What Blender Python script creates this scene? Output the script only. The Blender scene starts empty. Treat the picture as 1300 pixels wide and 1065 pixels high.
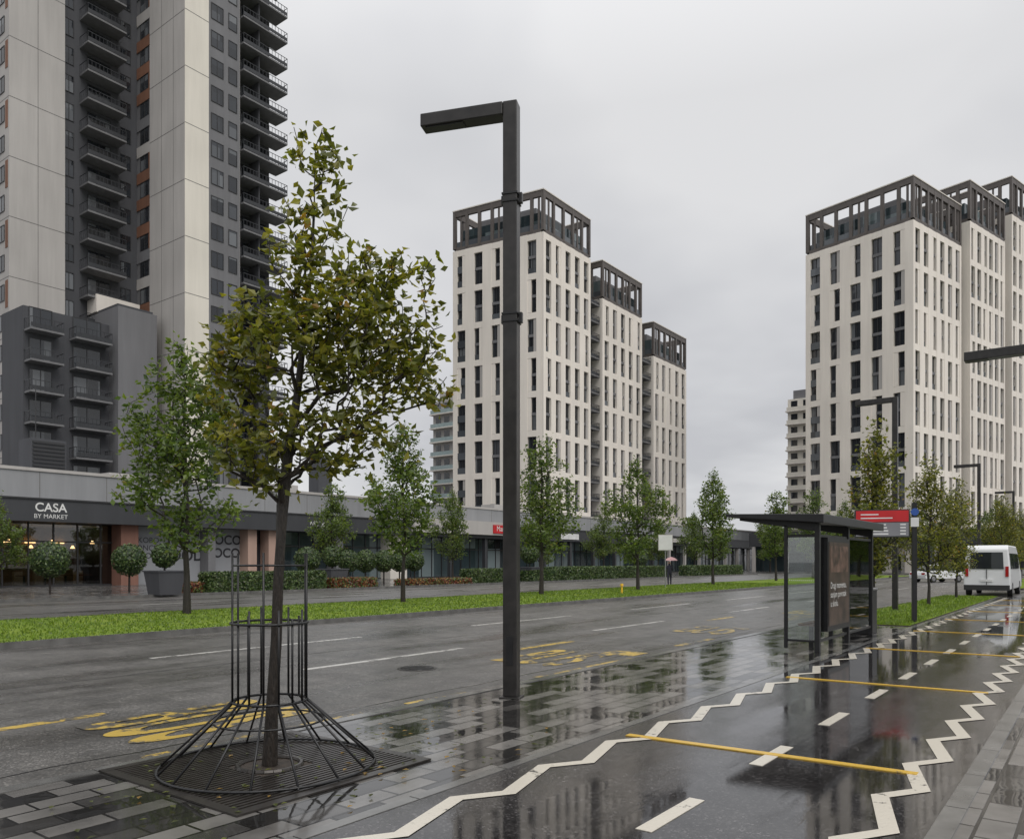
import bpy, math, random
import numpy as np
from mathutils import Vector
random.seed(7); np.random.seed(7)
sc=bpy.context.scene
TH=math.radians(36.87)
# ------------------------------------------------------------------ materials
def newmat(name):
    m=bpy.data.materials.new(name); m.use_nodes=True
    nt=m.node_tree; b=nt.nodes['Principled BSDF']; return m,nt,b
def N(nt,t,**k):
    n=nt.nodes.new(t)
    for a,v in k.items(): setattr(n,a,v)
    return n
def noise(nt,scale,detail=4,rough=.55,obj=False,vec=None):
    n=N(nt,'ShaderNodeTexNoise'); n.inputs['Scale'].default_value=scale
    n.inputs['Detail'].default_value=detail; n.inputs['Roughness'].default_value=rough
    if vec is None:
        g=N(nt,'ShaderNodeNewGeometry'); vec=g.outputs['Position']
    nt.links.new(vec,n.inputs['Vector']); return n
def ramp(nt,src,stops):
    r=N(nt,'ShaderNodeValToRGB'); e=r.color_ramp.elements
    while len(e)<len(stops): e.new(.5)
    for i,(p,c) in enumerate(stops):
        e[i].position=p
        e[i].color=(c,c,c,1) if not hasattr(c,'__len__') else (*c,1)
    nt.links.new(src,r.inputs['Fac']); return r
def bump(nt,b,src,strength,dist=.02):
    bp=N(nt,'ShaderNodeBump'); bp.inputs['Strength'].default_value=strength; bp.inputs['Distance'].default_value=dist
    nt.links.new(src,bp.inputs['Height']); nt.links.new(bp.outputs['Normal'],b.inputs['Normal']); return bp
def plain(name,col,rough=.6,metal=0,var=.12,scale=1.5,spec=.5):
    m,nt,b=newmat(name)
    n=noise(nt,scale,3)
    lo=[c*(1-var) for c in col]; hi=[min(1,c*(1+var)) for c in col]
    r=ramp(nt,n.outputs['Fac'],[(.3,lo),(.7,hi)])
    nt.links.new(r.outputs['Color'],b.inputs['Base Color'])
    b.inputs['Roughness'].default_value=rough; b.inputs['Metallic'].default_value=metal
    b.inputs['Specular IOR Level'].default_value=spec
    return m
def facade(name,col,var=.1,rough=.8):
    m,nt,b=newmat(name)
    g=N(nt,'ShaderNodeNewGeometry'); mp=N(nt,'ShaderNodeMapping'); mp.inputs['Scale'].default_value=(1,1,.08)
    nt.links.new(g.outputs['Position'],mp.inputs['Vector'])
    n=noise(nt,1.3,4,.65,vec=mp.outputs['Vector']); n2=noise(nt,.12,2)
    ad=N(nt,'ShaderNodeMath',operation='ADD'); nt.links.new(n.outputs['Fac'],ad.inputs[0]); nt.links.new(n2.outputs['Fac'],ad.inputs[1])
    hf=N(nt,'ShaderNodeMath',operation='MULTIPLY'); hf.inputs[1].default_value=.5
    nt.links.new(ad.outputs[0],hf.inputs[0])
    r=ramp(nt,hf.outputs[0],[(.35,[c*(1-var*1.6) for c in col]),(.65,[min(1,c*(1+var)) for c in col])])
    nt.links.new(r.outputs['Color'],b.inputs['Base Color']); b.inputs['Roughness'].default_value=rough
    return m
def glassdark(name,lo=(.012,.014,.017),hi=(.16,.17,.18),cell=(1.1,1.1,3.1),rough=.06,thr=.72):
    m,nt,b=newmat(name)
    g=N(nt,'ShaderNodeNewGeometry'); dv=N(nt,'ShaderNodeVectorMath',operation='DIVIDE'); dv.inputs[1].default_value=cell
    fl=N(nt,'ShaderNodeVectorMath',operation='FLOOR'); wn=N(nt,'ShaderNodeTexWhiteNoise')
    nt.links.new(g.outputs['Position'],dv.inputs[0]); nt.links.new(dv.outputs[0],fl.inputs[0]); nt.links.new(fl.outputs[0],wn.inputs['Vector'])
    r=ramp(nt,wn.outputs['Value'],[(0,lo),(thr,[c*2.2 for c in lo]),(1,hi)])
    nt.links.new(r.outputs['Color'],b.inputs['Base Color']); b.inputs['Roughness'].default_value=rough
    b.inputs['Specular IOR Level'].default_value=.8
    n=noise(nt,.35,2); bump(nt,b,n.outputs['Fac'],.12,.3)
    return m
M={}
M['white']=facade('facade_white',(.80,.745,.675),.06)
M['white2']=facade('facade_offwhite',(.72,.675,.615),.06)
M['cream']=facade('facade_cream',(.72,.68,.60),.06)
M['lgray']=facade('facade_light_grey',(.44,.42,.40),.08)
M['mgray']=facade('facade_mid_grey',(.17,.17,.178),.1)
M['dgray']=facade('facade_dark_grey',(.068,.07,.078),.12)
M['panel']=facade('shop_panel_grey',(.30,.31,.33),.06)
M['joint']=plain('panel_joint',(.16,.155,.15),.9)
M['brownp']=facade('panel_brown',(.21,.10,.06),.15)
M['bronze']=plain('crown_bronze',(.10,.086,.078),.5)
M['glass']=glassdark('window_glass')
M['glass2']=glassdark('window_glass_teal',(.02,.03,.034),(.22,.27,.28),(2.2,2.2,3.1),.06,.6)
M['frame']=plain('window_frame_dark',(.03,.03,.032),.4)
M['slab']=plain('balcony_slab',(.16,.16,.165),.7)
M['rail']=plain('rail_dark',(.03,.032,.036),.4)
M['shopwall']=facade('shop_parapet',(.27,.275,.285),.1)
M['shopdark']=facade('shop_fascia',(.045,.047,.052),.12,.5)
M['brick']=facade('shop_pillar_brick',(.26,.13,.095),.2)
M['pillar']=facade('shop_pillar_light',(.45,.31,.25),.1)
M['black']=plain('black_metal',(.010,.010,.011),.38,0,.3,8)
M['post']=plain('lamp_post_paint',(.024,.022,.021),.33,.1,.35,6)
M['steel']=plain('galvanised',(.3,.3,.31),.4,.6)
M['kerb']=plain('kerb_stone',(.13,.128,.122),.16,0,.3,3)
M['red']=plain('sign_red',(.5,.015,.02),.4)
M['signw']=plain('sign_white',(.7,.7,.7),.4)
M['blue']=plain('sign_blue',(.03,.09,.35),.4)
M['vanw']=plain('vehicle_white_paint',(.74,.75,.76),.22,0,.03)
M['tyre']=plain('tyre',(.02,.02,.02),.8)
M['lightred']=plain('tail_light',(.35,.01,.01),.2)
M['grate']=plain('cast_iron',(.045,.04,.036),.3,.4,.3,10)
M['soil']=plain('soil',(.04,.03,.022),.7,0,.5,12)
M['pink']=plain('umbrella_pink',(.62,.36,.36),.6)
M['cloth']=plain('coat_dark',(.03,.03,.045),.9)
M['skin']=plain('skin',(.5,.3,.22),.6)
M['poster']=plain('poster_brown',(.055,.035,.026),.3,0,.8,2.5)
M['poster2']=plain('poster_picture',(.11,.065,.05),.3,0,.9,5)
M['poster_bg']=plain('display_grey',(.22,.22,.24),.3)
M['txt']=plain('text_white',(.7,.7,.68),.5)
M['txtd']=plain('text_dark',(.03,.03,.035),.5)
M['yellow_obj']=plain('bollard_yellow',(.75,.45,.03),.5)
M['tar']=plain('tar_seam',(.02,.02,.02),.12,0,.3,5)
def emis(name,col,s):
    m,nt,b=newmat(name); b.inputs['Base Color'].default_value=(*col,1)
    b.inputs['Emission Color'].default_value=(*col,1); b.inputs['Emission Strength'].default_value=s
    return m
M['lampwarm']=emis('lit_pendant',(1,.62,.28),6.0)
M['inter']=plain('shop_interior',(.30,.21,.14),.8,0,.4,.8)
def clear(name,tint=(.75,.82,.82),fac=.12,rough=.02):
    m=bpy.data.materials.new(name); m.use_nodes=True; nt=m.node_tree
    nt.nodes.remove(nt.nodes['Principled BSDF']); out=nt.nodes['Material Output']
    t=N(nt,'ShaderNodeBsdfTransparent'); t.inputs[0].default_value=(*tint,1)
    g=N(nt,'ShaderNodeBsdfGlossy'); g.inputs['Roughness'].default_value=rough
    fr=N(nt,'ShaderNodeFresnel'); fr.inputs[0].default_value=1.5
    ad=N(nt,'ShaderNodeMath',operation='ADD'); ad.inputs[1].default_value=fac
    nt.links.new(fr.outputs[0],ad.inputs[0])
    mx=N(nt,'ShaderNodeMixShader'); nt.links.new(ad.outputs[0],mx.inputs[0]); nt.links.new(t.outputs[0],mx.inputs[1]); nt.links.new(g.outputs[0],mx.inputs[2])
    nt.links.new(mx.outputs[0],out.inputs[0]); return m
M['clear']=clear('clear_glass',(.88,.93,.92),.10)
M['shopglass']=clear('shop_glass',(.62,.63,.62),.06)
M['balglass']=glassdark('balcony_panel',(.045,.05,.056),(.10,.11,.12),(4,4,3.1),.15,.6)
# --- ground materials
def asphalt(name,base,wet_lo,wet_hi,bs=.25,puddle=(.42,.56),spec=.5):
    m,nt,b=newmat(name)
    g=N(nt,'ShaderNodeNewGeometry')
    n2=noise(nt,60,2,.7); n3=noise(nt,2.2,4,.6)
    mp=N(nt,'ShaderNodeMapping'); mp.inputs['Scale'].default_value=(1,.16,1); nt.links.new(g.outputs['Position'],mp.inputs['Vector'])
    n4=noise(nt,.75,5,.6,vec=mp.outputs['Vector'])
    av=N(nt,'ShaderNodeMath',operation='MULTIPLY_ADD'); av.inputs[1].default_value=.5; nt.links.new(n3.outputs['Fac'],av.inputs[0])
    hv=N(nt,'ShaderNodeMath',operation='MULTIPLY'); hv.inputs[1].default_value=.5; nt.links.new(n4.outputs['Fac'],hv.inputs[0]); nt.links.new(hv.outputs[0],av.inputs[2])
    r1=ramp(nt,av.outputs[0],[(.38,[c*1.4 for c in base]),(.6,[c*.65 for c in base])])
    v=N(nt,'ShaderNodeTexVoronoi'); v.inputs['Scale'].default_value=70; nt.links.new(g.outputs['Position'],v.inputs['Vector'])
    r2=ramp(nt,v.outputs['Color'],[(0,.5),(.7,1.0),(1,3.4)])
    mx=N(nt,'ShaderNodeMix',data_type='RGBA',blend_type='MULTIPLY'); mx.inputs[0].default_value=1
    nt.links.new(r1.outputs[0],mx.inputs[6]); nt.links.new(r2.outputs[0],mx.inputs[7]); nt.links.new(mx.outputs[2],b.inputs['Base Color'])
    rr=ramp(nt,n4.outputs['Fac'],[(puddle[0],wet_hi),(puddle[1],wet_lo)])
    nt.links.new(rr.outputs[0],b.inputs['Roughness'])
    rb=ramp(nt,n4.outputs['Fac'],[(puddle[0],1),(puddle[1],.03)])
    ml=N(nt,'ShaderNodeMath',operation='MULTIPLY'); nt.links.new(rb.outputs[0],ml.inputs[0]); nt.links.new(n2.outputs['Fac'],ml.inputs[1])
    bump(nt,b,ml.outputs[0],bs,.02)
    b.inputs['Specular IOR Level'].default_value=spec
    return m
M['asphalt']=asphalt('wet_asphalt',(.088,.083,.077),.14,.40,.5,(.44,.72),.62)
M['bike']=asphalt('wet_bike_lane_asphalt',(.036,.034,.034),.04,.17,.14,(.34,.54),.6)
M['ground']=asphalt('ground_concrete',(.09,.088,.085),.15,.5,.2)
def pavers(name,c1,c2,bw,bh,rot,wet_lo,wet_hi,mort=.012,bs=.16,pud=(.36,.52)):
    m,nt,b=newmat(name)
    g=N(nt,'ShaderNodeNewGeometry'); mp=N(nt,'ShaderNodeMapping'); mp.inputs['Rotation'].default_value=(0,0,rot)
    nt.links.new(g.outputs['Position'],mp.inputs['Vector'])
    br=N(nt,'ShaderNodeTexBrick'); nt.links.new(mp.outputs[0],br.inputs['Vector'])
    br.inputs['Scale'].default_value=1; br.inputs['Brick Width'].default_value=bw; br.inputs['Row Height'].default_value=bh
    br.inputs['Mortar Size'].default_value=mort; br.inputs['Mortar Smooth'].default_value=.2
    br.inputs['Color1'].default_value=(0,0,0,1); br.inputs['Color2'].default_value=(1,1,1,1); br.inputs['Mortar'].default_value=(.5,.5,.5,1)
    rc=ramp(nt,br.outputs['Color'],[(.38,c1),(.60,c2)])
    n3=noise(nt,1.8,4,.6); r3=ramp(nt,n3.outputs['Fac'],[(.3,.65),(.7,1.3)])
    mx=N(nt,'ShaderNodeMix',data_type='RGBA',blend_type='MULTIPLY'); mx.inputs[0].default_value=1
    nt.links.new(rc.outputs['Color'],mx.inputs[6]); nt.links.new(r3.outputs[0],mx.inputs[7])
    mm=N(nt,'ShaderNodeMix',data_type='RGBA'); nt.links.new(br.outputs['Fac'],mm.inputs[0]); nt.links.new(mx.outputs[2],mm.inputs[6]); mm.inputs[7].default_value=(.012,.011,.010,1)
    nt.links.new(mm.outputs[2],b.inputs['Base Color'])
    n4=noise(nt,.55,4,.6); rr=ramp(nt,n4.outputs['Fac'],[(pud[0],wet_hi),(pud[1],wet_lo)])
    sp=N(nt,'ShaderNodeRGBToBW'); nt.links.new(rc.outputs['Color'],sp.inputs[0])
    ma=N(nt,'ShaderNodeMath',operation='MULTIPLY_ADD'); ma.inputs[1].default_value=.7; nt.links.new(sp.outputs[0],ma.inputs[0]); nt.links.new(rr.outputs[0],ma.inputs[2])
    nt.links.new(ma.outputs[0],b.inputs['Roughness'])
    su=N(nt,'ShaderNodeMath',operation='MULTIPLY'); su.inputs[1].default_value=-1.0; nt.links.new(br.outputs['Fac'],su.inputs[0])
    n6=noise(nt,3.0,2); s6=N(nt,'ShaderNodeMath',operation='MULTIPLY_ADD'); s6.inputs[1].default_value=.8; nt.links.new(n6.outputs['Fac'],s6.inputs[0]); nt.links.new(su.outputs[0],s6.inputs[2])
    bump(nt,b,s6.outputs[0],bs,.012); b.inputs['Specular IOR Level'].default_value=.65
    return m
M['pave']=pavers('wet_pavers',(.022,.021,.020),(.15,.143,.134),.42,.21,math.radians(90),.02,.12)
M['pave_far']=pavers('far_pavers',(.07,.068,.065),(.13,.125,.12),.6,.3,0,.08,.3)
def paint(name,col,wear=.5,under=(.045,.044,.043),scale=9,rough=.22):
    m,nt,b=newmat(name)
    n=noise(nt,scale,5,.75); n2=noise(nt,1.1,2)
    ad=N(nt,'ShaderNodeMath',operation='MULTIPLY_ADD'); ad.inputs[1].default_value=.5
    nt.links.new(n2.outputs['Fac'],ad.inputs[0]); nt.links.new(n.outputs['Fac'],ad.inputs[2])
    r=ramp(nt,ad.outputs[0],[(wear+.17,under),(wear+.25,col)])
    nt.links.new(r.outputs[0],b.inputs['Base Color']); b.inputs['Roughness'].default_value=rough
    n5=noise(nt,50,2); bump(nt,b,n5.outputs['Fac'],.2,.01)
    return m
M['pwhite']=paint('road_paint_white',(.58,.54,.46),.38)
M['pwhite_worn']=paint('road_paint_white_worn',(.48,.47,.44),.48,(.08,.077,.072),rough=.35)
M['pyellow']=paint('path_paint_yellow',(.62,.39,.05),.37)
M['pyellow_worn']=paint('road_paint_yellow_worn',(.52,.36,.07),.53,(.085,.08,.072),scale=5,rough=.35)
def leafmat(name,col,tr=.35):
    m=bpy.data.materials.new(name); m.use_nodes=True; nt=m.node_tree; b=nt.nodes['Principled BSDF']; out=nt.nodes['Material Output']
    n=noise(nt,6,1); r=ramp(nt,n.outputs['Fac'],[(.3,[c*.7 for c in col]),(.7,[c*1.35 for c in col])])
    nt.links.new(r.outputs[0],b.inputs['Base Color']); b.inputs['Roughness'].default_value=.38
    t=N(nt,'ShaderNodeBsdfTranslucent'); 
    mu=N(nt,'ShaderNodeMix',data_type='RGBA',blend_type='MULTIPLY'); mu.inputs[0].default_value=1; mu.inputs[7].default_value=(1.8,1.8,.7,1)
    nt.links.new(r.outputs[0],mu.inputs[6]); nt.links.new(mu.outputs[2],t.inputs[0])
    mx=N(nt,'ShaderNodeMixShader'); mx.inputs[0].default_value=tr
    nt.links.new(b.outputs[0],mx.inputs[1]); nt.links.new(t.outputs[0],mx.inputs[2]); nt.links.new(mx.outputs[0],out.inputs[0]); return m
LA=[leafmat('leaf_dark',(.07,.082,.018),.4),leafmat('leaf_mid',(.125,.14,.025),.4),leafmat('leaf_olive',(.215,.205,.035),.4),leafmat('leaf_turning',(.28,.17,.035),.4)]
LB=[leafmat('leafb_dark',(.05,.085,.024),.4),leafmat('leafb_mid',(.095,.14,.035),.4),leafmat('leafb_light',(.15,.20,.05),.4),leafmat('leafb_olive',(.18,.17,.045),.4)]
LC=[leafmat('hedge_dark',(.025,.05,.015),.15),leafmat('hedge_mid',(.05,.09,.022),.15),leafmat('hedge_light',(.09,.14,.035),.15),leafmat('hedge_warm',(.07,.09,.03),.15)]
LR=[leafmat('redleaf_dark',(.10,.03,.018),.15),leafmat('redleaf',(.20,.06,.025),.15),leafmat('redleaf_orange',(.22,.12,.03),.15),LC[1],LC[2]]
GR=[leafmat('grass_blade',(.12,.19,.022),.3),leafmat('grass_blade_light',(.19,.26,.035),.3),leafmat('grass_blade_dark',(.08,.13,.018),.3)]
m,nt,b=newmat('grass_lawn'); n=noise(nt,.6,4,.7); n2=noise(nt,30,2,.7)
ad=N(nt,'ShaderNodeMath',operation='MULTIPLY_ADD'); ad.inputs[1].default_value=.6; nt.links.new(n2.outputs[0],ad.inputs[0]); nt.links.new(n.outputs[0],ad.inputs[2])
r=ramp(nt,ad.outputs[0],[(.55,(.06,.10,.014)),(.75,(.13,.20,.025)),(.95,(.20,.26,.04))]); nt.links.new(r.outputs[0],b.inputs['Base Color'])
b.inputs['Roughness'].default_value=.9; bump(nt,b,n2.outputs[0],.6,.05); b.inputs['Specular IOR Level'].default_value=.15; M['lawn']=m
m,nt,b=newmat('bark_wet'); 
g=N(nt,'ShaderNodeTexCoord'); mp=N(nt,'ShaderNodeMapping'); mp.inputs['Scale'].default_value=(1,1,.25); nt.links.new(g.outputs['Object'],mp.inputs[0])
n=noise(nt,40,3,.7,vec=mp.outputs[0]); r=ramp(nt,n.outputs[0],[(.3,(.008,.006,.005)),(.7,(.036,.027,.02))]); nt.links.new(r.outputs[0],b.inputs['Base Color']); b.inputs['Roughness'].default_value=.5
bump(nt,b,n.outputs[0],.8,.02); M['bark']=m
# ------------------------------------------------------------------ mesh builder
def link(o,parent=None):
    sc.collection.objects.link(o)
    if parent: o.parent=parent
    return o
def empty(name,loc=(0,0,0),rz=0):
    e=bpy.data.objects.new(name,None); e.location=loc; e.rotation_euler[2]=rz; e.empty_display_size=.3
    return link(e)
class MB:
    def __init__(s): s.v=[];s.f=[];s.m=[];s.mats=[]
    def mi(s,k):
        mt=M[k] if isinstance(k,str) else k
        if mt not in s.mats: s.mats.append(mt)
        return s.mats.index(mt)
    def quad(s,pts,mat):
        i=len(s.v); s.v+=[tuple(p) for p in pts]; s.f.append(tuple(range(i,i+len(pts)))); s.m.append(s.mi(mat))
    def hexa(s,p,mat):
        i=len(s.v); s.v+=[tuple(q) for q in p]
        for f in ((0,3,2,1),(4,5,6,7),(0,1,5,4),(1,2,6,5),(2,3,7,6),(3,0,4,7)):
            s.f.append(tuple(i+k for k in f)); s.m.append(s.mi(mat))
    def box(s,x0,x1,y0,y1,z0,z1,mat):
        s.hexa([(x0,y0,z0),(x1,y0,z0),(x1,y1,z0),(x0,y1,z0),(x0,y0,z1),(x1,y0,z1),(x1,y1,z1),(x0,y1,z1)],mat)
    def ob(s,F,a0,a1,b0,b1,z0,z1,mat):
        P,U,n,L=F
        q=lambda a,b,z:(P[0]+U[0]*a+n[0]*b,P[1]+U[1]*a+n[1]*b,z)
        s.hexa([q(a0,b1,z0),q(a1,b1,z0),q(a1,b0,z0),q(a0,b0,z0),q(a0,b1,z1),q(a1,b1,z1),q(a1,b0,z1),q(a0,b0,z1)],mat)
    def prism(s,poly,z0,z1,mat,top=None):
        i=len(s.v); k=len(poly)
        s.v+=[(p[0],p[1],z0) for p in poly]+[(p[0],p[1],z1) for p in poly]
        for j in range(k):
            s.f.append((i+j,i+(j+1)%k,i+k+(j+1)%k,i+k+j)); s.m.append(s.mi(mat))
        s.f.append(tuple(i+k+j for j in range(k))); s.m.append(s.mi(top or mat))
    def tube(s,p0,p1,r0,r1,mat,seg=8,caps=True):
        p0=Vector(p0);p1=Vector(p1); d=(p1-p0)
        if d.length<1e-6: return
        d.normalize(); a=Vector((0,0,1)) if abs(d.z)<.9 else Vector((1,0,0))
        u=d.cross(a).normalized(); w=d.cross(u); i=len(s.v)
        for p,r in ((p0,r0),(p1,r1)):
            for k in range(seg):
                t=2*math.pi*k/seg; s.v.append(tuple(p+u*math.cos(t)*r+w*math.sin(t)*r))
        for k in range(seg):
            s.f.append((i+k,i+(k+1)%seg,i+seg+(k+1)%seg,i+seg+k)); s.m.append(s.mi(mat))
        if caps:
            s.f.append(tuple(i+k for k in range(seg))[::-1]); s.m.append(s.mi(mat))
            s.f.append(tuple(i+seg+k for k in range(seg))); s.m.append(s.mi(mat))
    def ring(s,c,R,r,mat,seg=32,a0=0,a1=2*math.pi):
        pts=[(c[0]+R*math.cos(a0+(a1-a0)*k/seg),c[1]+R*math.sin(a0+(a1-a0)*k/seg),c[2]) for k in range(seg+1)]
        for k in range(seg): s.tube(pts[k],pts[k+1],r,r,mat,6,False)
    def build(s,name,parent=None,smooth=False,bevel=0,fix=False):
        me=bpy.data.meshes.new(name); me.from_pydata(s.v,[],s.f)
        for mt in s.mats: me.materials.append(mt)
        me.polygons.foreach_set('material_index',s.m)
        if smooth: me.polygons.foreach_set('use_smooth',[True]*len(s.f))
        me.update()
        if fix:
            import bmesh
            bm=bmesh.new(); bm.from_mesh(me); bmesh.ops.recalc_face_normals(bm,faces=bm.faces); bm.to_mesh(me); bm.free()
        o=bpy.data.objects.new(name,me); link(o,parent)
        if bevel:
            bv=o.modifiers.new('bevel','BEVEL'); bv.width=bevel; bv.segments=2; bv.limit_method='ANGLE'
        return o
def Fr(P0,P1):
    dx,dy=P1[0]-P0[0],P1[1]-P0[1]; L=math.hypot(dx,dy); U=(dx/L,dy/L); return (P0,U,(U[1],-U[0]),L)
def text(name,s,loc,size,mat,rot,parent=None,sx=1,sy=1,ext=.0,align='CENTER',sp=1,off=0):
    c=bpy.data.curves.new(name,'FONT'); c.body=s; c.size=size; c.align_x=align; c.extrude=ext; c.space_line=sp; c.offset=off
    c.materials.append(M[mat]); o=bpy.data.objects.new(name,c); o.location=loc; o.rotation_euler=rot; o.scale=(sx,sy,1); return link(o,parent)
FACEX=(math.pi/2,0,math.pi/2)
# ------------------------------------------------------------------ ground
g=MB(); g.quad([(-1500,-1500,-.14),(1500,-1500,-.14),(1500,1500,-.14),(-1500,1500,-.14)],'ground'); g.build('ground')
RZ=-.08
g=MB()
g.quad([(-37.5,-90,RZ),(-6.3,-90,RZ),(-6.3,105,RZ),(-37.5,105,RZ)],'asphalt')
g.quad([(-52,105,RZ),(220,105,RZ),(220,118,RZ),(-52,118,RZ)],'asphalt')
g.quad([(-6.3,44,RZ),(60,44,RZ),(60,57,RZ),(-6.3,57,RZ)],'asphalt')
# wandering tar seams between the paved lanes
for x0 in (-11.9,-7.05):
    y=-4; x=x0
    while y<70:
        xn=x0+random.uniform(-.05,.05); g.quad([(x-.012,y,RZ+.0015),(x+.012,y,RZ+.0015),(xn+.012,y+.7,RZ+.0015),(xn-.012,y+.7,RZ+.0015)],'tar'); x=xn; y+=.7
g.build('road')
g=MB()
for (y0,y1,gr) in ((-60,22,0),(22,43.8,1),(57.2,104.8,1)):
    y=y0
    while y<y1-.01:
        ye=min(y+1.0,y1); g.box(-6.42,-6.27,y,ye-.012,-.1,.008,'kerb')
        g.box(-3.9,-3.80,y,ye-.012,-.1,.004,'kerb'); g.box(-.85,-.72,y,ye-.012,-.1,.01,'kerb'); y+=1.0
    if gr: g.box(-6.27,-3.9,y0,y1,-.1,.0,'soil')
    else: g.box(-6.27,-3.9,y0,y1,-.1,0,'pave')
    g.box(-3.80,-.85,y0,y1,-.1,0,'bike')
    g.box(-.72,9,y0,y1,-.1,0,'pave')
g.build('pavement')
g=MB()
for (x0,x1,y0,y1) in ((-6.2,-3.95,22.2,43.6),(-6.2,-3.95,57.4,104.5),(9,60,-60,43.6),(9,60,57.4,104.5)):
    g.quad([(x0,y0,.02),(x1,y0,.02),(x1,y1,.02),(x0,y1,.02)],'lawn')
g.build('grass_verge')
g=MB(); g.box(-52,-37.5,-90,105,-.1,.03,'pave_far'); g.box(-37.5,-37.25,-90,105,-.1,.05,'kerb'); g.box(-90,200,118,330,-.1,.03,'pave_far')
g.build('far_pavement')
e=empty('median_strip'); g=MB()
g.box(-17.55,-17.4,-90,103,-.1,.045,'kerb'); g.box(-24.6,-24.45,-90,103,-.1,.045,'kerb'); g.box(-24.45,-17.55,102.85,103,-.1,.045,'kerb')
g.build('kerb',e); g=MB()
g.quad([(-24.45,-90,.03),(-17.55,-90,.03),(-17.55,102.85,.03),(-24.45,102.85,.03)],'lawn'); g.build('lawn',e)
def blades(name,x0,x1,y0,y1,n,h,z,parent=None,w=.012):
    rx=np.random.rand(n)*(x1-x0)+x0; ry=y0+(y1-y0)*np.random.rand(n)**1.6
    v=[];f=[];mi=[]
    for i in range(n):
        a=random.random()*6.28; hh=h*(.6+.8*random.random()); ww=w*(1+ (ry[i]-y0)/20.); dx,dy=math.cos(a)*ww,math.sin(a)*ww
        lx,ly=random.uniform(-.5,.5)*hh,random.uniform(-.5,.5)*hh
        k=len(v); v+=[(rx[i]-dx,ry[i]-dy,z),(rx[i]+dx,ry[i]+dy,z),(rx[i]+lx,ry[i]+ly,z+hh)]; f.append((k,k+1,k+2)); mi.append(random.choice((0,0,1,2)))
    me=bpy.data.meshes.new(name); me.from_pydata(v,[],f); [me.materials.append(q) for q in GR]; me.polygons.foreach_set('material_index',mi)
    return link(bpy.data.objects.new(name,me),parent)
blades('grass',-24.4,-17.45,3,60,30000,.045,.03,e,.016)
blades('grass',-6.15,-3.98,22.3,43,8000,.06,.02)
# ------------------------------------------------------------------ markings
g=MB(); z=RZ+.004
for k in range(-3,10):
    y=8.1+k*9.0; g.box(-10.32,-10.18,y,y+3.9,RZ+.001,z,'pwhite_worn')
    y=7.4+k*9.0; g.box(-13.72,-13.58,y,y+5.0,RZ+.001,z,'pwhite_worn')
    g.box(-31,-30.86,y,y+3.5,RZ+.001,z,'pwhite_worn')
g.build('road_marking')
for y0 in (3.9,10.9,18.0,26.5):
    text('bus_lane_marking','BUS',(-7.95,y0,z+.002),1.0,'pyellow_worn',(0,0,0),None,.82,2.9,off=.02)
g=MB()
for (x,y0,y1) in ((-9.25,12.5,14.5),(-7.0,15,16.8),(-9.3,22,24),(-7,25,27),(-6.75,3.6,6.2),(-6.75,6.9,8.0),(-6.75,9.6,12.6),(-9.1,3.3,4.4)):
    g.box(x-.08,x+.08,y0,y1,RZ+.001,z,'pyellow_worn')
g.box(-7.6,-6.9,12.9,13.5,RZ+.001,z,'pyellow_worn')
g.build('bus_bay_marking')
e=empty('cycle_lane_marking')
def zig(x,y0,y1,amp,half,w,ph=0):
    g=MB(); y=y0;k=ph; pts=[]
    while y<y1:
        pts.append((x+(amp if k%2 else -amp),y)); y+=half*(1.25 if k%2 else .55); k+=1
    for a,b_ in zip(pts,pts[1:]):
        g.quad([(a[0]-w/2,a[1],.005),(a[0]+w/2,a[1],.005),(b_[0]+w/2,b_[1],.005),(b_[0]-w/2,b_[1],.005)],'pwhite')
    g.build('zigzag_line',e)
zig(-3.50,2.0,43,.105,.60,.12); zig(-1.15,2.0,43,.105,.60,.12,1)
g=MB()
for k in range(0,20):
    y=4.35+k*1.95; g.box(-2.31,-2.20,y,y+.8,.001,.005,'pwhite')
g.build('centre_dashes',e); g=MB()
for k in range(-1,8):
    y=6.62+k*4.72; w_=.085
    g.hexa([(-3.62,y,.001),(-1.15,y+.12,.001),(-1.15,y+.12+w_,.001),(-3.62,y+w_,.001),(-3.62,y,.0095),(-1.15,y+.12,.0095),(-1.15,y+.12+w_,.0095),(-3.62,y+w_,.0095)],'pyellow')
g.build('cross_lines',e)
g=MB()
g.tube((-8.9,9.3,RZ),(-8.9,9.3,RZ+.006),.32,.32,'grate',24); g.ring((-8.9,9.3,RZ+.006),.27,.008,'black',24)
for k in range(5): g.box(-9.1+k*.09,-9.06+k*.09,9.12,9.48,RZ+.006,RZ+.012,'black')
g.build('manhole_cover')
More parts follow.
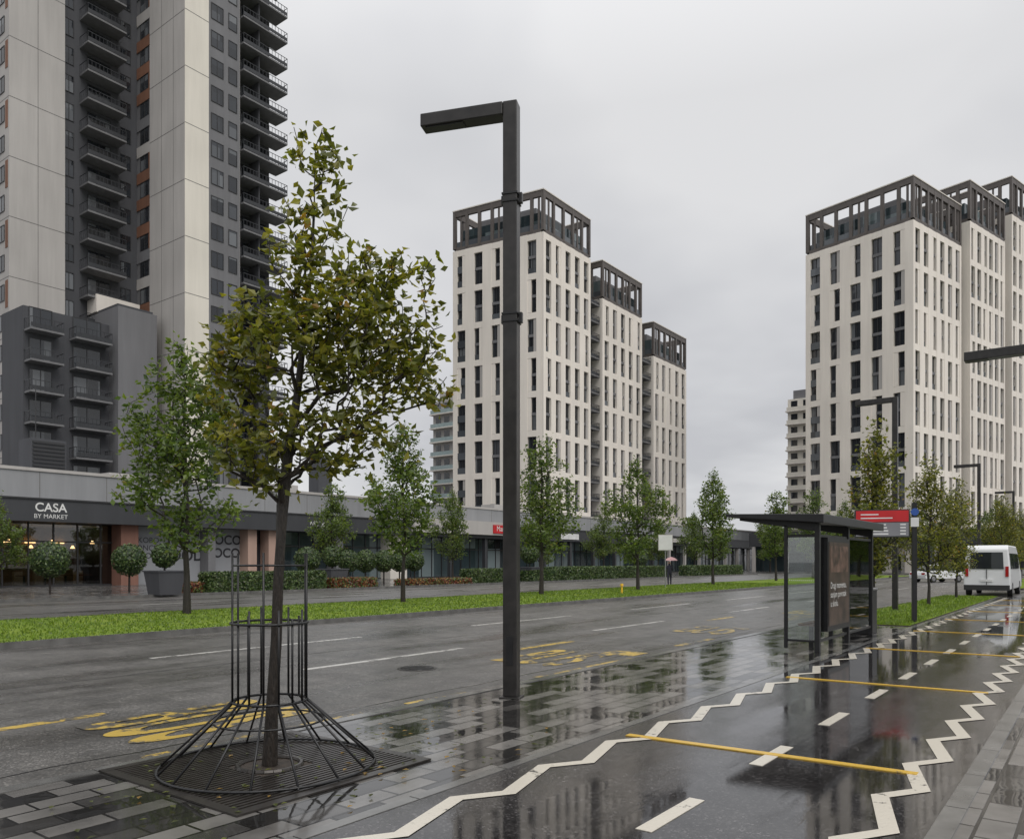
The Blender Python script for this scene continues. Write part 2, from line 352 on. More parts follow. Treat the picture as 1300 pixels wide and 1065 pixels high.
# ------------------------------------------------------------------ left residential tower
FH=3.17
def window(mb,axis,plane,a0,a1,z0,z1,out,glass='glass',mull=True):
    def bx(a,b,o0,o1,c,d,mt):
        if axis=='X': mb.box(plane+o0,plane+o1,a,b,c,d,mt)
        else: mb.box(a,b,plane-o1,plane-o0,c,d,mt)
    bx(a0,a1,.0,.03,z0,z1,glass)
    w=.07
    bx(a0-w,a0,0,.08,z0-w,z1+w,'frame'); bx(a1,a1+w,0,.08,z0-w,z1+w,'frame')
    bx(a0,a1,0,.075,z1,z1+w,'frame'); bx(a0,a1,0,.075,z0-w,z0,'frame')
    if mull: c=a0+(a1-a0)*.5; bx(c-.035,c+.035,.03,.07,z0,z1,'frame')
def balcony(mb,x0,x1,y0,y1,z,h=1.1):
    mb.box(x0,x1,y0,y1,z-.2,z,'slab')
    for (a,b_,c,d) in ((x1-.05,x1,y0,y1),(x0,x1-.05,y0,y0+.05),(x0,x1-.05,y1-.05,y1)):
        mb.box(a,b_,c,d,z+h-.06,z+h,'rail')
    # vertical bar railing instead of a solid panel
    n=max(4,int((y1-y0)/.42))
    for k in range(n+1):
        y=y0+.03+(y1-y0-.06)*k/n; mb.box(x1-.045,x1-.01,y-.02,y+.02,z,z+h-.06,'rail')
    m=max(3,int((x1-x0)/.45))
    for k in range(m):
        x=x0+(x1-x0-.1)*k/m; mb.box(x,x+.035,y0+.005,y0+.04,z,z+h-.06,'rail'); mb.box(x,x+.035,y1-.04,y1-.005,z,z+h-.06,'rail')
    mb.box(x1-.035,x1-.02,y0+.05,y1-.05,z+.08,z+.5,'rail')
def left_tower():
    e=empty('residential_tower'); NF=25; H=NF*FH
    w=MB()
    w.box(-112,-92.2,34.6,40.2,0,H+1,'lgray'); w.box(-112,-93.2,40.2,48.9,0,H-.5,'dgray')
    w.box(-112,-89.6,48.9,61,0,H-.4,'mgray'); w.box(-89.6,-82.05,48.5,55.5,0,H+1.2,'lgray')
    w.box(-82.05,-82.0,48.45,51.4,0,H+1.3,'cream'); w.box(-82.04,-82.02,51.4,55.45,0,H,'mgray')
    w.box(-89.6,-84.0,55.5,61,0,H-.3,'dgray')
    w.build('walls',e)
    j=MB()
    for k in range(1,NF+1):
        zz=k*FH
        if k%2==0:
            j.box(-92.2,-92.19,34.6,40.2,zz,zz+.07,'joint'); j.box(-89.6,-82.05,48.49,48.5,zz,zz+.07,'joint'); j.box(-82,-81.99,48.45,51.4,zz,zz+.07,'joint')
            j.box(-112,-92.2,34.59,34.6,zz,zz+.07,'joint')
    for y in (37.4,): j.box(-92.19,-92.185,y,y+.05,0,H,'joint')
    for x in (-87,-84.5): j.box(x,x+.05,48.485,48.49,0,H,'joint')
    j.build('panel_joints',e)
    win=MB(); bal=MB()
    for k in range(1,NF):
        zz=k*FH
        window(win,'Y',34.6,-94.6,-93.4,zz+.9,zz+2.5,1); window(win,'Y',34.6,-97.5,-96.2,zz+.9,zz+2.5,1)
        if k%2: win.box(-93.1,-92.5,34.56,34.6,zz,zz+2.9,'brownp')
        window(win,'X',-93.2,40.55,41.5,zz+.7,zz+2.5,1)
        window(win,'X',-93.2,43.1,45.6,zz+.15,zz+2.5,1)
        window(win,'X',-93.2,46.9,48.0,zz+.9,zz+2.4,1)
        window(win,'Y',48.9,-92.3,-90.6,zz+.8,zz+2.5,1)
        mt=('brownp','mgray','brownp','lgray','brownp')[(k*3)%5]
        win.box(-93.15,-89.65,48.80,48.9,zz-.6,zz+.68,mt)
        if k%3==0: win.box(-90.45,-89.65,48.82,48.9,zz+.7,zz+2.55,'brownp')
        window(win,'X',-82.02,51.75,53.2,zz+.8,zz+2.5,1); window(win,'X',-82.02,54.0,55.0,zz+.8,zz+2.5,1,mull=False)
        window(win,'X',-84.0,56.0,58.0,zz+.1,zz+2.5,1); window(win,'X',-84.0,58.6,60.4,zz+.1,zz+2.5,1)
        balcony(bal,-93.2,-91.2,42.2,46.6,zz)
        balcony(bal,-84.0,-81.6,55.7,62.0,zz)
        bal.box(-84,-82.2,58.2,58.35,zz,zz+FH-.22,'dgray')
    w2=MB(); w2.box(-93.2,-88,34.3,43,0,27.8,'dgray'); w2.box(-93.2,-86,43,47.4,0,29.6,'mgray'); w2.box(-91,-86.5,43.2,47.2,29.6,30,'dgray')
    w2.box(-93.1,-90.9,43,48.0,29.9,31.9,'white2')
    w2.build('lower_block',e)
    for k in range(2,9):
        zz=k*FH
        balcony(bal,-88,-86.4,34.4,37.6,zz); balcony(bal,-88,-86.4,38.8,42.6,zz)
        window(win,'X',-88,34.9,37.0,zz+.15,zz+2.4,1); window(win,'X',-88,39.2,42.0,zz+.15,zz+2.4,1)
    win.build('windows',e); bal.build('balconies',e)
left_tower()
# ------------------------------------------------------------------ grid towers
def grid_face(wb,gb,P0,P1,z0,z1,nc,ww,a_end=0,wm='white',fl=3.1,seed=0,balc=False):
    F=Fr(P0,P1); L=F[3]-a_end; rnd=random.Random(seed); bay=L/nc; D=-.42
    for i in range(nc+1):
        a0=0 if i==0 else i*bay-(bay-ww)/2; a1=L if i==nc else i*bay+(bay-ww)/2
        wb.ob(F,a0,a1,D,0,z0,z1,wm)
    z=z1; k=0
    while z>z0+1:
        wb.ob(F,.012,L-.012,D,-.03,z-1.0,z+(-.02),wm)
        for i in range(nc):
            a0=i*bay+(bay-ww)/2; a1=a0+ww; zb=z-2*fl; 
            zm=z-1.0-(2*fl-1.0)/2
            gb.ob(F,a0,a1,D,-.24,zm-.22,zm+.22,'mgray')
            q=rnd.random()
            if q<.18: gb.ob(F,a1-ww*.4,a1,D,-.06,zb+.02,z-1.02,wm)
            elif q<.34: gb.ob(F,a0,a0+ww*.4,D,-.06,zb+.02,z-1.02,wm)
            elif q<.55: gb.ob(F,a1-ww*.35,a1,D,-.15,zb+.02,z-1.02,'lgray')
            c=a0+ww*.5; gb.ob(F,c-.04,c+.04,D,-.3,zb,z-1.0,'frame')
            if balc and i==0:
                gb.ob(F,a0,a1,D,-.1,zb+.0,zb+1.0,'balglass'); gb.ob(F,a0,a1,D,-.1,zm-.25,zm+.9,'balglass')
            elif rnd.random()<.4: gb.ob(F,a0,a1,-.26,-.24,zb,zb+.9,'balglass')
        z-=2*fl; k+=1
def crown(cb,poly,z0,z1,gap=2.6,glass='glass2'):
    n=len(poly)
    cx=sum(p[0] for p in poly)/n; cy=sum(p[1] for p in poly)/n
    for j in range(n):
        F=Fr(poly[j],poly[(j+1)%n]); L=F[3]; k=max(2,round(L/gap))
        for i in range(k):
            a=L*i/k; w=.6 if i==0 else .5; cb.ob(F,a,a+w,-.42,0 if i==0 else -.02,z0+.3,z1-.01,'bronze')
        cb.ob(F,.62,L-.01,-.5,-.04,z1-.95,z1-.03,'bronze'); cb.ob(F,.62,L-.45,-.45,-.05,z0,z0+.55,'bronze')
        cb.ob(F,L-.44,L-.012,-.43,-.03,z0+.3,z1-.05,'bronze')
        cb.ob(F,-.05,L-.05,-.55,.06,z1,z1+.16,'white2')
        for i in range(k):
            a=L*i/k; cb.ob(F,a+.5,a+L/k,-.3,-.28,z0+.55,z0+1.5,'balglass')
            if (i+j)%3==0: cb.ob(F,a+L/k*.55,a+L/k*.68,-.3,-.15,z0+.55,z1-.95,'bronze')
    s=.86; cb.prism([(cx+(p[0]-cx)*s,cy+(p[1]-cy)*s) for p in poly],z0+.2,z1-3.0,glass,'bronze')
    s=.62; cb.prism([(cx+(p[0]-cx)*s,cy+(p[1]-cy)*s) for p in poly],z0+.2,z1-1.2,'mgray')
def inset(poly,t):
    n=len(poly); cx=sum(p[0] for p in poly)/n; cy=sum(p[1] for p in poly)/n
    out=[]
    for p in poly:
        dx,dy=cx-p[0],cy-p[1]; d=math.hypot(dx,dy); out.append((p[0]+dx/d*t,p[1]+dy/d*t))
    return out
def mid_tower():
    e=empty('apartment_tower'); w=MB(); gl=MB(); cr=MB()
    CH=6.6
    s1=[(-70.1,101.7),(-70.1,115.9),(-86.9,115.9),(-86.9,99.4)]
    w.prism(inset(s1,.58),0,60-CH,'glass','lgray')
    grid_face(w,gl,s1[3],s1[0],0,60-CH,5,1.6,.43,seed=1,balc=True); grid_face(w,gl,s1[0],s1[1],0,60-CH,5,1.5,0,seed=2)
    w.box(-86.5,-70.6,115.3,115.88,0,60-CH,'white2')
    crown(cr,s1,60-CH,60)
    w.box(-86,-72.3,115.9,119.9,0,50,'dgray'); 
    for k in range(2,16): balcony(gl,-72.3,-70.6,116.0,119.8,k*3.1)
    s2=[(-70.1,119.9),(-70.1,134.7),(-86,134.7),(-86,119.9)]
    w.prism(inset(s2,.58),0,54.4-CH,'glass','lgray')
    grid_face(w,gl,s2[0],s2[1],0,54.4-CH,5,1.5,0,seed=3); crown(cr,s2,54.4-CH,54.4)
    w.box(-85.5,-70.55,119.92,120.3,0,54.4-CH,'white2')
    w.box(-86,-72.3,134.7,139.5,0,44,'dgray')
    for k in range(2,14): balcony(gl,-72.3,-70.6,134.8,139.4,k*3.1)
    s3=[(-70.1,139.5),(-70.1,154.6),(-86,154.6),(-86,139.5)]
    w.prism(inset(s3,.58),0,48.4-CH,'glass','lgray')
    grid_face(w,gl,s3[0],s3[1],0,48.4-CH,5,1.5,0,seed=4); crown(cr,s3,48.4-CH,48.4)
    w.box(-85.5,-70.55,139.52,139.9,0,48.4-CH,'white2')
    w.build('walls',e); gl.build('window_bays',e); cr.build('roof_crown',e)
mid_tower()
def right_tower():
    e=empty('apartment_tower'); w=MB(); gl=MB(); cr=MB(); CH=6.6
    r=(.262,.965); l=(-.966,.26)
    def sec(C,L,H,D,i,bal=True):
        p0=C; p1=(C[0]+r[0]*L,C[1]+r[1]*L); p3=(C[0]+l[0]*D,C[1]+l[1]*D); p2=(p1[0]+l[0]*D,p1[1]+l[1]*D)
        poly=[p0,p1,p2,p3]
        w.prism(inset(poly,.6),0,H-CH,'glass','lgray')
        grid_face(w,gl,p3,p0,0,H-CH,5,1.75,.43,seed=10+i,balc=True); grid_face(w,gl,p0,p1,0,H-CH,6,1.5,0,seed=20+i)
        grid_face(w,gl,p1,p2,0,H-CH,4,1.2,0,seed=30+i)
        crown(cr,poly,H-CH,H,2.4)
    sec((-22.9,131.7),16.6,60,17.9,0)
    sec((-17.4,148.5),14.2,64.2,18,1)
    sec((-12.8,163.9),16,69.5,18,2)
    w.build('walls',e); gl.build('window_bays',e); cr.build('roof_crown',e)
right_tower()
M['teal']=plain('balcony_teal',(.30,.38,.38),.3)
def simple_block(name,x0,x1,y0,y1,H,wall,nf,curve=False):
    e=empty(name); w=MB(); w.box(x0,x1,y0,y1,0,H,wall); 
    fh=H/nf
    for k in range(1,nf):
        z=k*fh
        n=int((y1-y0)/2.6)
        for i in range(n):
            y=y0+.6+(y1-y0-1.2)*i/n; w.box(x1,x1+.05,y+.2,y+1.7,z+.6,z+fh*.85,'glass')
        n=int((x1-x0)/2.6)
        for i in range(n):
            x=x0+.6+(x1-x0-1.2)*i/n; w.box(x+.2,x+1.7,y0-.05,y0,z+.6,z+fh*.85,'glass')
        w.box(x0-.3,x1+1.1,y0-1.0,y1+.4,z,z+.25,'white2')
        w.box(x0,x1+1.05,y0-.95,y0-.9,z+.25,z+1.1,'teal' if not curve else 'cream'); w.box(x1+1.0,x1+1.05,y0-.9,y1,z+.25,z+1.1,'teal' if not curve else 'cream')
    w.box(x0+1,x1-1,y0+1,y1-1,H,H+2.2,'mgray' if curve else 'lgray')
    w.build('body',e)
simple_block('distant_apartment_block',-60.5,-48,191,206,40.5,'cream',13,True)
simple_block('distant_glass_block',-119,-103,129.5,140,37,'lgray',12)
# ------------------------------------------------------------------ commercial row
def shops():
    e=empty('shopping_arcade'); w=MB(); XG=-54.5; Y0,Y1=-20,176
    w.box(-70,-54.0,Y0,Y1,5.55,7.5,'shopwall'); w.box(-54.0,-53.92,Y0,Y1,7.38,7.58,'lgray')
    w.box(-70,-55.9,Y0,19,0,5.54,'shopdark'); w.box(-70,-55.9,27.2,Y1,0,5.54,'shopdark'); w.box(-70,-60,19,27.2,0,5.54,'inter')
    w.box(-54.0,-52.6,Y0,Y1,4.15,5.5,'shopdark'); w.box(-56,-54.0,Y0,Y1,4.15,5.5,'shopdark')
    w.box(-54,-52.52,Y0,Y1,5.5,5.6,'frame'); w.box(-56,-52,Y0,Y1,-.1,.05,'pave_far')
    w.box(-60,-55.9,19,27.2,4.1,4.14,'cream')
    y=Y0
    while y<Y1: w.box(-54.0,-53.99,y,y+.04,5.61,7.37,'joint'); y+=4.2
    w.build('walls',e)
    gb=MB()
    gb.box(XG-.02,XG,19,27,.1,4.15,'shopglass')
    gb.box(XG-.02,XG,-20,19,.1,4.15,'glass2')
    gb.box(XG-.02,XG,38,Y1,.1,4.15,'glass2')
    for k in range(0,130):
        y=-19+k*1.5
        if y>Y1-1: break
        if 27<y<38: continue
        gb.box(XG,XG+.07,y,y+.08,.1,4.15,'frame')
    for zz in (.05,2.9): gb.box(XG,XG+.06,Y0,27,zz,zz+.1,'frame'); gb.box(XG,XG+.06,38,Y1,zz,zz+.1,'frame')
    gb.build('shop_windows',e)
    p=MB()
    for a,b_,mt in ((26.8,28,'brick'),(18.2,19.2,'brick'),(8,9,'brick'),(36.7,37.5,'pillar'),(38.6,39.6,'pillar'),(33.3,33.9,'mgray'),(52,54.2,'white2'),(71,72.2,'brick'),(45.5,46.3,'mgray')):
        p.box(XG,-53.2,a,b_,0,4.15,mt)
    for a,b_ in ((28,30.6),(33.9,36.7)): p.box(XG,-54.3,a,b_,0,4.15,'panel')
    p.box(XG,-54.3,30.6,33.3,0,4.15,'panel')
    p.box(XG,-54.31,37.5,38.6,0,4.15,'glass')
    y=60
    while y<Y1:
        if abs(y-71.5)>2: p.box(-53.2,-52.8,y,y+.4,0,4.15,'lgray' if y>110 else 'shopdark')
        y+=5.6
    p.box(-54,-52.2,54.2,70.9,4.5,5.9,'lgray'); p.box(-54,-52.3,96,124,4.6,5.2,'lgray')
    p.build('pillars',e)
    it=MB()
    for k in range(6):
        y=19.7+k*1.3; zl=2.75+.35*(k%2)
        it.tube((-56.0,y,4.1),(-56.0,y,zl),.01,.01,'frame',5); it.tube((-56.0,y,zl-.2),(-56.0,y,zl),.15,.05,'lampwarm',10)
        it.box(-57.5,-56.7,y-.35,y+.35,.7,.75,'brownp'); it.box(-57.1,-57.0,y-.05,y+.05,0.05,.7,'frame')
        it.box(-58.3,-57.9,y-.25,y+.25,.05,1.0,'cream')
    for k in range(3): it.box(-59.9,-59.8,20+k*2.3,21.6+k*2.3,1.2,2.8,'cream')
    for k in range(4): it.box(-59.79,-59.77,19.6+k*1.9,20.3+k*1.9,2.95,3.1,'lampwarm')
    it.build('interior',e)
    X=-52.58
    text('sign_casa','CASA',(X,22.1,4.78),.75,'txt',FACEX,e,off=.012); text('sign_casa_sub','BY MARKET',(X,22.1,4.35),.38,'txt',FACEX,e)
    text('sign_fast_food','FAST\nFOOD',(-54.28,31.95,2.9),1.15,'txtd',FACEX,e,off=.02); text('sign_coco','COCO\nLOCO',(-54.28,35.3,3.0),1.0,'txtd',FACEX,e,off=.02)
    text('sign_kobo','KOBO\nCONCEPT\nSTORE',(-54.28,29.3,3.0),.55,'txtd',FACEX,e)
    text('sign_mtx','MTX',(X,43,4.5),.8,'txt',FACEX,e); text('sign_atrio','Atrio Arena',(-52.18,58,4.8),1.0,'txtd',FACEX,e,off=.02)
    s=MB(); s.box(-52.2,-52.1,66.2,69.5,4.7,5.6,'red'); s.box(X-.02,X+.06,80,84,4.4,5.1,'signw'); s.box(X-.02,X+.06,100,103,4.4,5.1,'blue'); s.build('sign_panels',e)
    text('sign_red_text','Market',(-52.08,67.85,4.95),.8,'txt',FACEX,e)
    u=MB(); u.box(-61,-59,23.5,25.8,7.5,10.2,'dgray')
    for k in range(9): u.box(-59,-58.92,23.6,25.7,7.7+k*.27,7.85+k*.27,'frame')
    u.tube((-60,24.2,10.2),(-60,24.2,14),.04,.03,'frame'); 
    for (x,y) in ((-60,15),(-62,31),(-59,44),(-60,59),(-59,75)):
        u.box(x-1,x+1,y-1.2,y+1.2,7.5,8.5,'lgray'); u.tube((x,y,8.5),(x,y,8.6),.5,.5,'frame',16)
    u.box(-60,-58.6,48.0,49.6,7.5,11.5,'dgray')
    u.build('roof_plant',e)
shops()
e=empty('shop_podium'); w=MB()
w.box(-48,60,131,131.4,4.2,6.5,'shopdark'); w.box(-48,60,133.2,140,0,6.3,'glass2'); w.box(-48,60,131.4,133.2,5.6,6.2,'shopdark')
for k in range(20): w.box(-47.5+k*5.5,-47.0+k*5.5,131.05,131.5,0,4.2,'lgray')
w.build('body',e)
# ------------------------------------------------------------------ trees
def gen_tree(name,seed,trunk,fork_i,blobs,nt_,lpt,lsize,mats,tip_r=.004,base_r=.06,step=.28,pw=.35,loose=.09):
    rs=np.random.RandomState(seed)
    pos=[np.array(p,float) for p in trunk]; par=[-1]+list(range(len(trunk)-1)); pl=[0.]
    for i in range(1,len(trunk)): pl.append(pl[-1]+np.linalg.norm(pos[i]-pos[i-1]))
    B=np.array(blobs,float); vol=B[:,3]*B[:,4]*B[:,5]; vol=vol**.8; vol/=vol.sum()
    T=[]
    while len(T)<nt_:
        b=B[rs.choice(len(B),p=vol)]; d=rs.normal(size=3); d/=np.linalg.norm(d); r=rs.rand()**.42
        T.append(b[:3]+d*r*b[3:6])
    T=np.array(T); fk=pos[fork_i]; T=T[np.argsort(np.linalg.norm(T-fk,axis=1))]
    cap=nt_*14+50; A=np.zeros((cap,3)); PL=np.zeros(cap); n=len(pos); A[:n]=pos; PL[:n]=pl
    lo=fork_i
    for t in T:
        d=np.linalg.norm(A[lo:n]-t,axis=1)
        dz=t[2]-A[lo:n,2]; pen=np.where(dz<.15*d,(.15*d-dz)*1.5,0)
        j=lo+int(np.argmin(d+pw*PL[lo:n]+pen)); s=A[j].copy(); L=np.linalg.norm(t-s)
        if L<.03: continue
        k=max(1,min(10,int(L/step))); prev=j
        mid=(s+t)/2+np.array([0,0,-.10*L]); mid[:2]+= (t-s)[:2]*.08; mid+=rs.normal(size=3)*L*.04
        for q in range(1,k+1):
            u=q/k; p=(1-u)**2*s+2*u*(1-u)*mid+u*u*t
            A[n]=p; par.append(prev); PL[n]=PL[prev]+np.linalg.norm(p-A[prev]); prev=n; n+=1
            if n>=cap-12: break
        if n>=cap-12: break
    cnt=np.zeros(n); ch=np.zeros(n,int)
    for i in range(1,n): ch[par[i]]+=1
    cnt[ch[:n]==0]=1
    for i in range(n-1,0,-1): cnt[par[i]]+=cnt[i]
    R=tip_r*cnt**.5; mx=R[0]; R=np.where(R>tip_r*2,tip_r*2+(R-tip_r*2)*(base_r-tip_r*2)/(mx-tip_r*2),R)
    for i in range(fork_i+1): R[i]=base_r*(1.0-.25*i/max(1,fork_i))
    R[0]*=1.25
    V=[];F=[];MI=[]
    for i in range(1,n):
        p0=A[par[i]];p1=A[i]; d=p1-p0; L=np.linalg.norm(d)
        if L<1e-5: continue
        d/=L; a=np.array([0,0,1.]) if abs(d[2])<.9 else np.array([1.,0,0]); u=np.cross(d,a);u/=np.linalg.norm(u);w=np.cross(d,u)
        r0=min(R[par[i]],R[i]*1.35); 
        if i<=fork_i: r0=R[par[i]]
        r1=R[i]; sg=10 if i<=fork_i else (7 if r1>.02 else 4); k0=len(V)
        for p,r in ((p0,r0),(p1+d*r1*.3,r1)):
            for k in range(sg):
                t=2*math.pi*k/sg; V.append(tuple(p+(u*math.cos(t)+w*math.sin(t))*r))
        for k in range(sg): F.append((k0+k,k0+(k+1)%sg,k0+sg+(k+1)%sg,k0+sg+k)); MI.append(0)
    up=np.array([0,0,1.])
    for i in range(fork_i+1,n):
        if cnt[i]>4: continue
        p0=A[par[i]];p1=A[i]; seg=np.linalg.norm(p1-p0)
        m_=rs.poisson(lpt*(1.0 if cnt[i]<=1 else .55)*min(1.5,seg/step+.3)); tone=rs.rand()
        for _ in range(m_):
            c=p0+(p1-p0)*rs.rand()+rs.normal(size=3)*loose
            d=rs.normal(size=3); d[2]=d[2]*.6-.35; d/=np.linalg.norm(d)
            s_=np.cross(d,rs.normal(size=3)*.8+up); s_/=np.linalg.norm(s_)+1e-9; nn=np.cross(d,s_)
            l=lsize*(.65+.7*rs.rand()); wd=l*.31
            k0=len(V)
            V.append(tuple(c)); V.append(tuple(c+d*l*.45+s_*wd+nn*l*.1)); V.append(tuple(c+d*l-nn*l*.12)); V.append(tuple(c+d*l*.45-s_*wd+nn*l*.1))
            F.append((k0,k0+1,k0+2));F.append((k0,k0+2,k0+3))
            q=rs.rand()*.6+tone*.55; mi=1 if q<.36 else (2 if q<.70 else (3 if q<1.05 else 4)); MI+=[mi,mi]
    me=bpy.data.meshes.new(name); me.from_pydata(V,[],F)
    for mt in [M['bark']]+mats: me.materials.append(mt)
    me.polygons.foreach_set('material_index',MI)
    me.update(); return me
k=.00637
def bl(px,py,rx,ry,dz=0,rd=None): return ((px-342)*k,dz,1.65+(713-py)*k,rx*k,(rd or rx*.85)*k,ry*k)
blobs=[bl(402,190,28,42),bl(376,185,10,30),bl(430,235,28,45),bl(385,255,28,60),bl(395,330,62,52),bl(480,355,60,50),bl(335,400,60,46),bl(415,440,110,58,0,95),bl(505,455,68,52,.1),
 bl(300,480,48,55),bl(350,550,88,52,0,75),bl(455,530,72,45),bl(540,490,38,28),bl(345,600,55,26),bl(540,352,16,28),bl(295,545,36,50),bl(420,580,50,25),bl(440,400,80,56),bl(290,450,36,36),bl(530,410,40,30)]
trunk=[(0,0,0),(.02,0,.5),(.05,.01,1.0),(.07,0,1.5),(.09,.0,1.82),(.10,.02,2.1),(.15,.0,2.5),(.22,.02,3.0),(.28,.0,3.5),(.33,.02,4.0),(.36,0,4.5),(.37,0,5.0)]
me=gen_tree('street_tree_large',3,trunk,4,blobs,980,8.0,.080,LA,.0032,.050,.15,pw=.30,loose=.05)
o=bpy.data.objects.new('street_tree',me); o.location=(-5.39,3.92,0); o.rotation_euler[2]=TH; link(o)
def blob_tree(name,seed,H,cw,cb,mats,nt_,lpt,ls,base_r,narrow=False):
    rs=np.random.RandomState(seed); bl_=[]
    n=15
    for i in range(n):
        f=(i+.5)/n; z=cb+(H-cb)*f; prof=math.sin(math.pi*min(1,(f*.76+.24)))**.7 if not narrow else (1-f)**.5*.9+.15
        a=i*2.4+rs.rand(); rr=cw*.5*prof*rs.uniform(.15,.75)
        br=cw*.5*prof*rs.uniform(.42,.66)
        bl_.append((math.cos(a)*rr,math.sin(a)*rr,z,br,br,(H-cb)*rs.uniform(.08,.14)))
    bl_.append((rs.uniform(-.1,.1),rs.uniform(-.1,.1),H-.5,cw*.09,cw*.09,.6))
    tr=[(0,0,0),(.03,0,cb*.5),(0,.04,cb*.85)]; 
    for q in range(1,7): tr.append((rs.uniform(-.08,.08),rs.uniform(-.08,.08),cb*.85+(H-.4-cb*.85)*q/6))
    return gen_tree(name,seed,tr,2,bl_,nt_,lpt,ls,mats,.008,base_r,.4,pw=.28,loose=.14)
BT=[blob_tree('boulevard_tree_a',11,8.3,4.3,2.3,LB,460,12,.19,.10),blob_tree('boulevard_tree_b',12,7.6,4.2,2.1,LB,440,12,.19,.10),blob_tree('boulevard_tree_c',15,8.0,4.6,2.4,LB,460,11.5,.19,.11),blob_tree('boulevard_tree_d',19,7.2,3.8,2.2,LB,400,12,.19,.09)]
ST=[blob_tree('verge_tree_a',21,5.4,2.3,1.4,LA,520,14,.115,.055,True),blob_tree('verge_tree_b',22,5.6,2.6,1.5,LA,520,14,.115,.055)]
def put(me,x,y,s=1,rz=None,name='street_tree'):
    o=bpy.data.objects.new(name,me); o.location=(x,y,0); o.scale=(s,s,s*random.uniform(.97,1.04)); o.rotation_euler[2]=random.random()*6.28 if rz is None else rz; link(o)
for i,(x,y,s) in enumerate([(-22.9,13.6,1.04),(-22.5,22.7,.97),(-22.4,32.3,.97),(-21.6,41,.97),(-22.3,53.7,1.0),(-22.2,67,1.05),(-22.3,78,1.05),(-22.2,90,1.05),(-22.2,99,1.1),(-22.9,4,1),(-22.9,-6,1)]):
    put(BT[(i*3+0)%4],x,y,s)
for i,(y,s) in enumerate([(16.0,.68),(5,.8),(37.8,1.0),(51,.93),(64,.9),(76.6,.95),(90,.95),(101,1)]): put(BT[(i+1)%4],-44.6,y,s)
for i,(y,s) in enumerate([(24.6,1.0),(33.5,1.0),(40.6,.98),(61,1.05),(68,1.0),(76,1.05),(86,1),(96,1),(-6.5,1)]): put(ST[i%2],-5.3,y,s)
for i in range(18): put(BT[i%4],-50+i*7.5+random.uniform(-1,1),122.5+random.uniform(-1,1.5),random.uniform(.95,1.3))
for i in range(10): put(BT[i%4],14+random.uniform(-2,3),60+i*6,random.uniform(.8,1.1))
# ------------------------------------------------------------------ hedges / topiary
def leafshell(pts_n,mats,ls,core):
    g=MB(); core(g); 
    for (p,nn) in pts_n:
        t=random.random()*6.28; nv=Vector(nn)+Vector((random.gauss(0,.5),random.gauss(0,.5),random.gauss(0,.5))); nv.normalize()
        u=nv.orthogonal().normalized(); w=nv.cross(u); d=u*math.cos(t)+w*math.sin(t); s=nv.cross(d); c=Vector(p)+Vector(nn)*random.uniform(-.02,.06)
        l=ls*random.uniform(.7,1.3); g.quad([c-d*l/2,c+s*l*.35,c+d*l/2+nv*l*.2,c-s*l*.35],random.choice(mats))
    return g
def hedge(name,x0,x1,y0,y1,h,mats,n,ls=.09,z=.03):
    pts=[]
    for _ in range(n):
        ax=(x1-x0);ay=(y1-y0); at,af,ae=ax*ay,ay*h*1.0,ax*h
        q=random.random()*(at+af+ae)
        if q<at: pts.append(((random.uniform(x0,x1),random.uniform(y0,y1),z+h+random.uniform(-.03,.03)),(0,0,1)))
        elif q<at+af: pts.append(((x1,random.uniform(y0,y1),z+random.uniform(0,h)),(1,0,0)))
        else: pts.append(((random.uniform(x0,x1),y0,z+random.uniform(0,h)),(0,-1,0)))
    leafshell(pts,mats,ls,lambda g:g.box(x0+.03,x1-.03,y0+.03,y1-.03,z,z+h-.03,mats[0])).build(name)
hedge('clipped_hedge',-38.6,-37.6,23.6,31.4,1.0,LC,5000,.14)
hedge('clipped_hedge',-39.5,-38.4,46,52,1.0,LC,3500,.15)
hedge('clipped_hedge',-39.5,-38.2,57,80,1.1,LC,7000,.18)
hedge('clipped_hedge',-39.5,-38.2,85,102,1.1,LC,4500,.2)
hedge('red_flower_bed',-40,-37.8,22.6,23.4,.5,LR,900,.14)
hedge('red_flower_bed',-38.4,-37.5,31.8,35.5,.55,LR,1600,.14)
hedge('red_flower_bed',-39.5,-37.8,39,45.5,.35,LR,2400,.15)
hedge('shrub_bed',-40.5,-37.6,53,56.6,.9,LC,1800,.15)
def topiary(x,y,zc,R,planter=False):
    e=empty('topiary_in_planter' if planter else 'ball_topiary',(x,y,0)); pts=[]
    for _ in range(1500):
        v=Vector((random.gauss(0,1),random.gauss(0,1),random.gauss(0,1))).normalized(); pts.append((tuple(Vector((0,0,zc))+v*R*random.uniform(.94,1.04)),tuple(v)))
    def core(g):
        for i in range(6):
            a0=-math.pi/2+math.pi*i/6;a1=a0+math.pi/6
            g.tube((0,0,zc+.93*R*math.sin(a0)),(0,0,zc+.93*R*math.sin(a1)),max(.01,.93*R*math.cos(a0)),max(.01,.93*R*math.cos(a1)),LC[0],14,False)
    leafshell(pts,LC,.13,core).build('clipped_ball',e)
    g=MB(); g.tube((0,0,0),(0,0,zc-R*.8),.06,.05,'bark')
    if planter:
        g.hexa([(-.55,-.55,.03),(.55,-.55,.03),(.55,.55,.03),(-.55,.55,.03),(-.7,-.7,1.15),(.7,-.7,1.15),(.7,.7,1.15),(-.7,.7,1.15)],'dgray'); g.box(-.74,.74,-.74,.74,1.15,1.22,'dgray')
    g.build('stem',e)
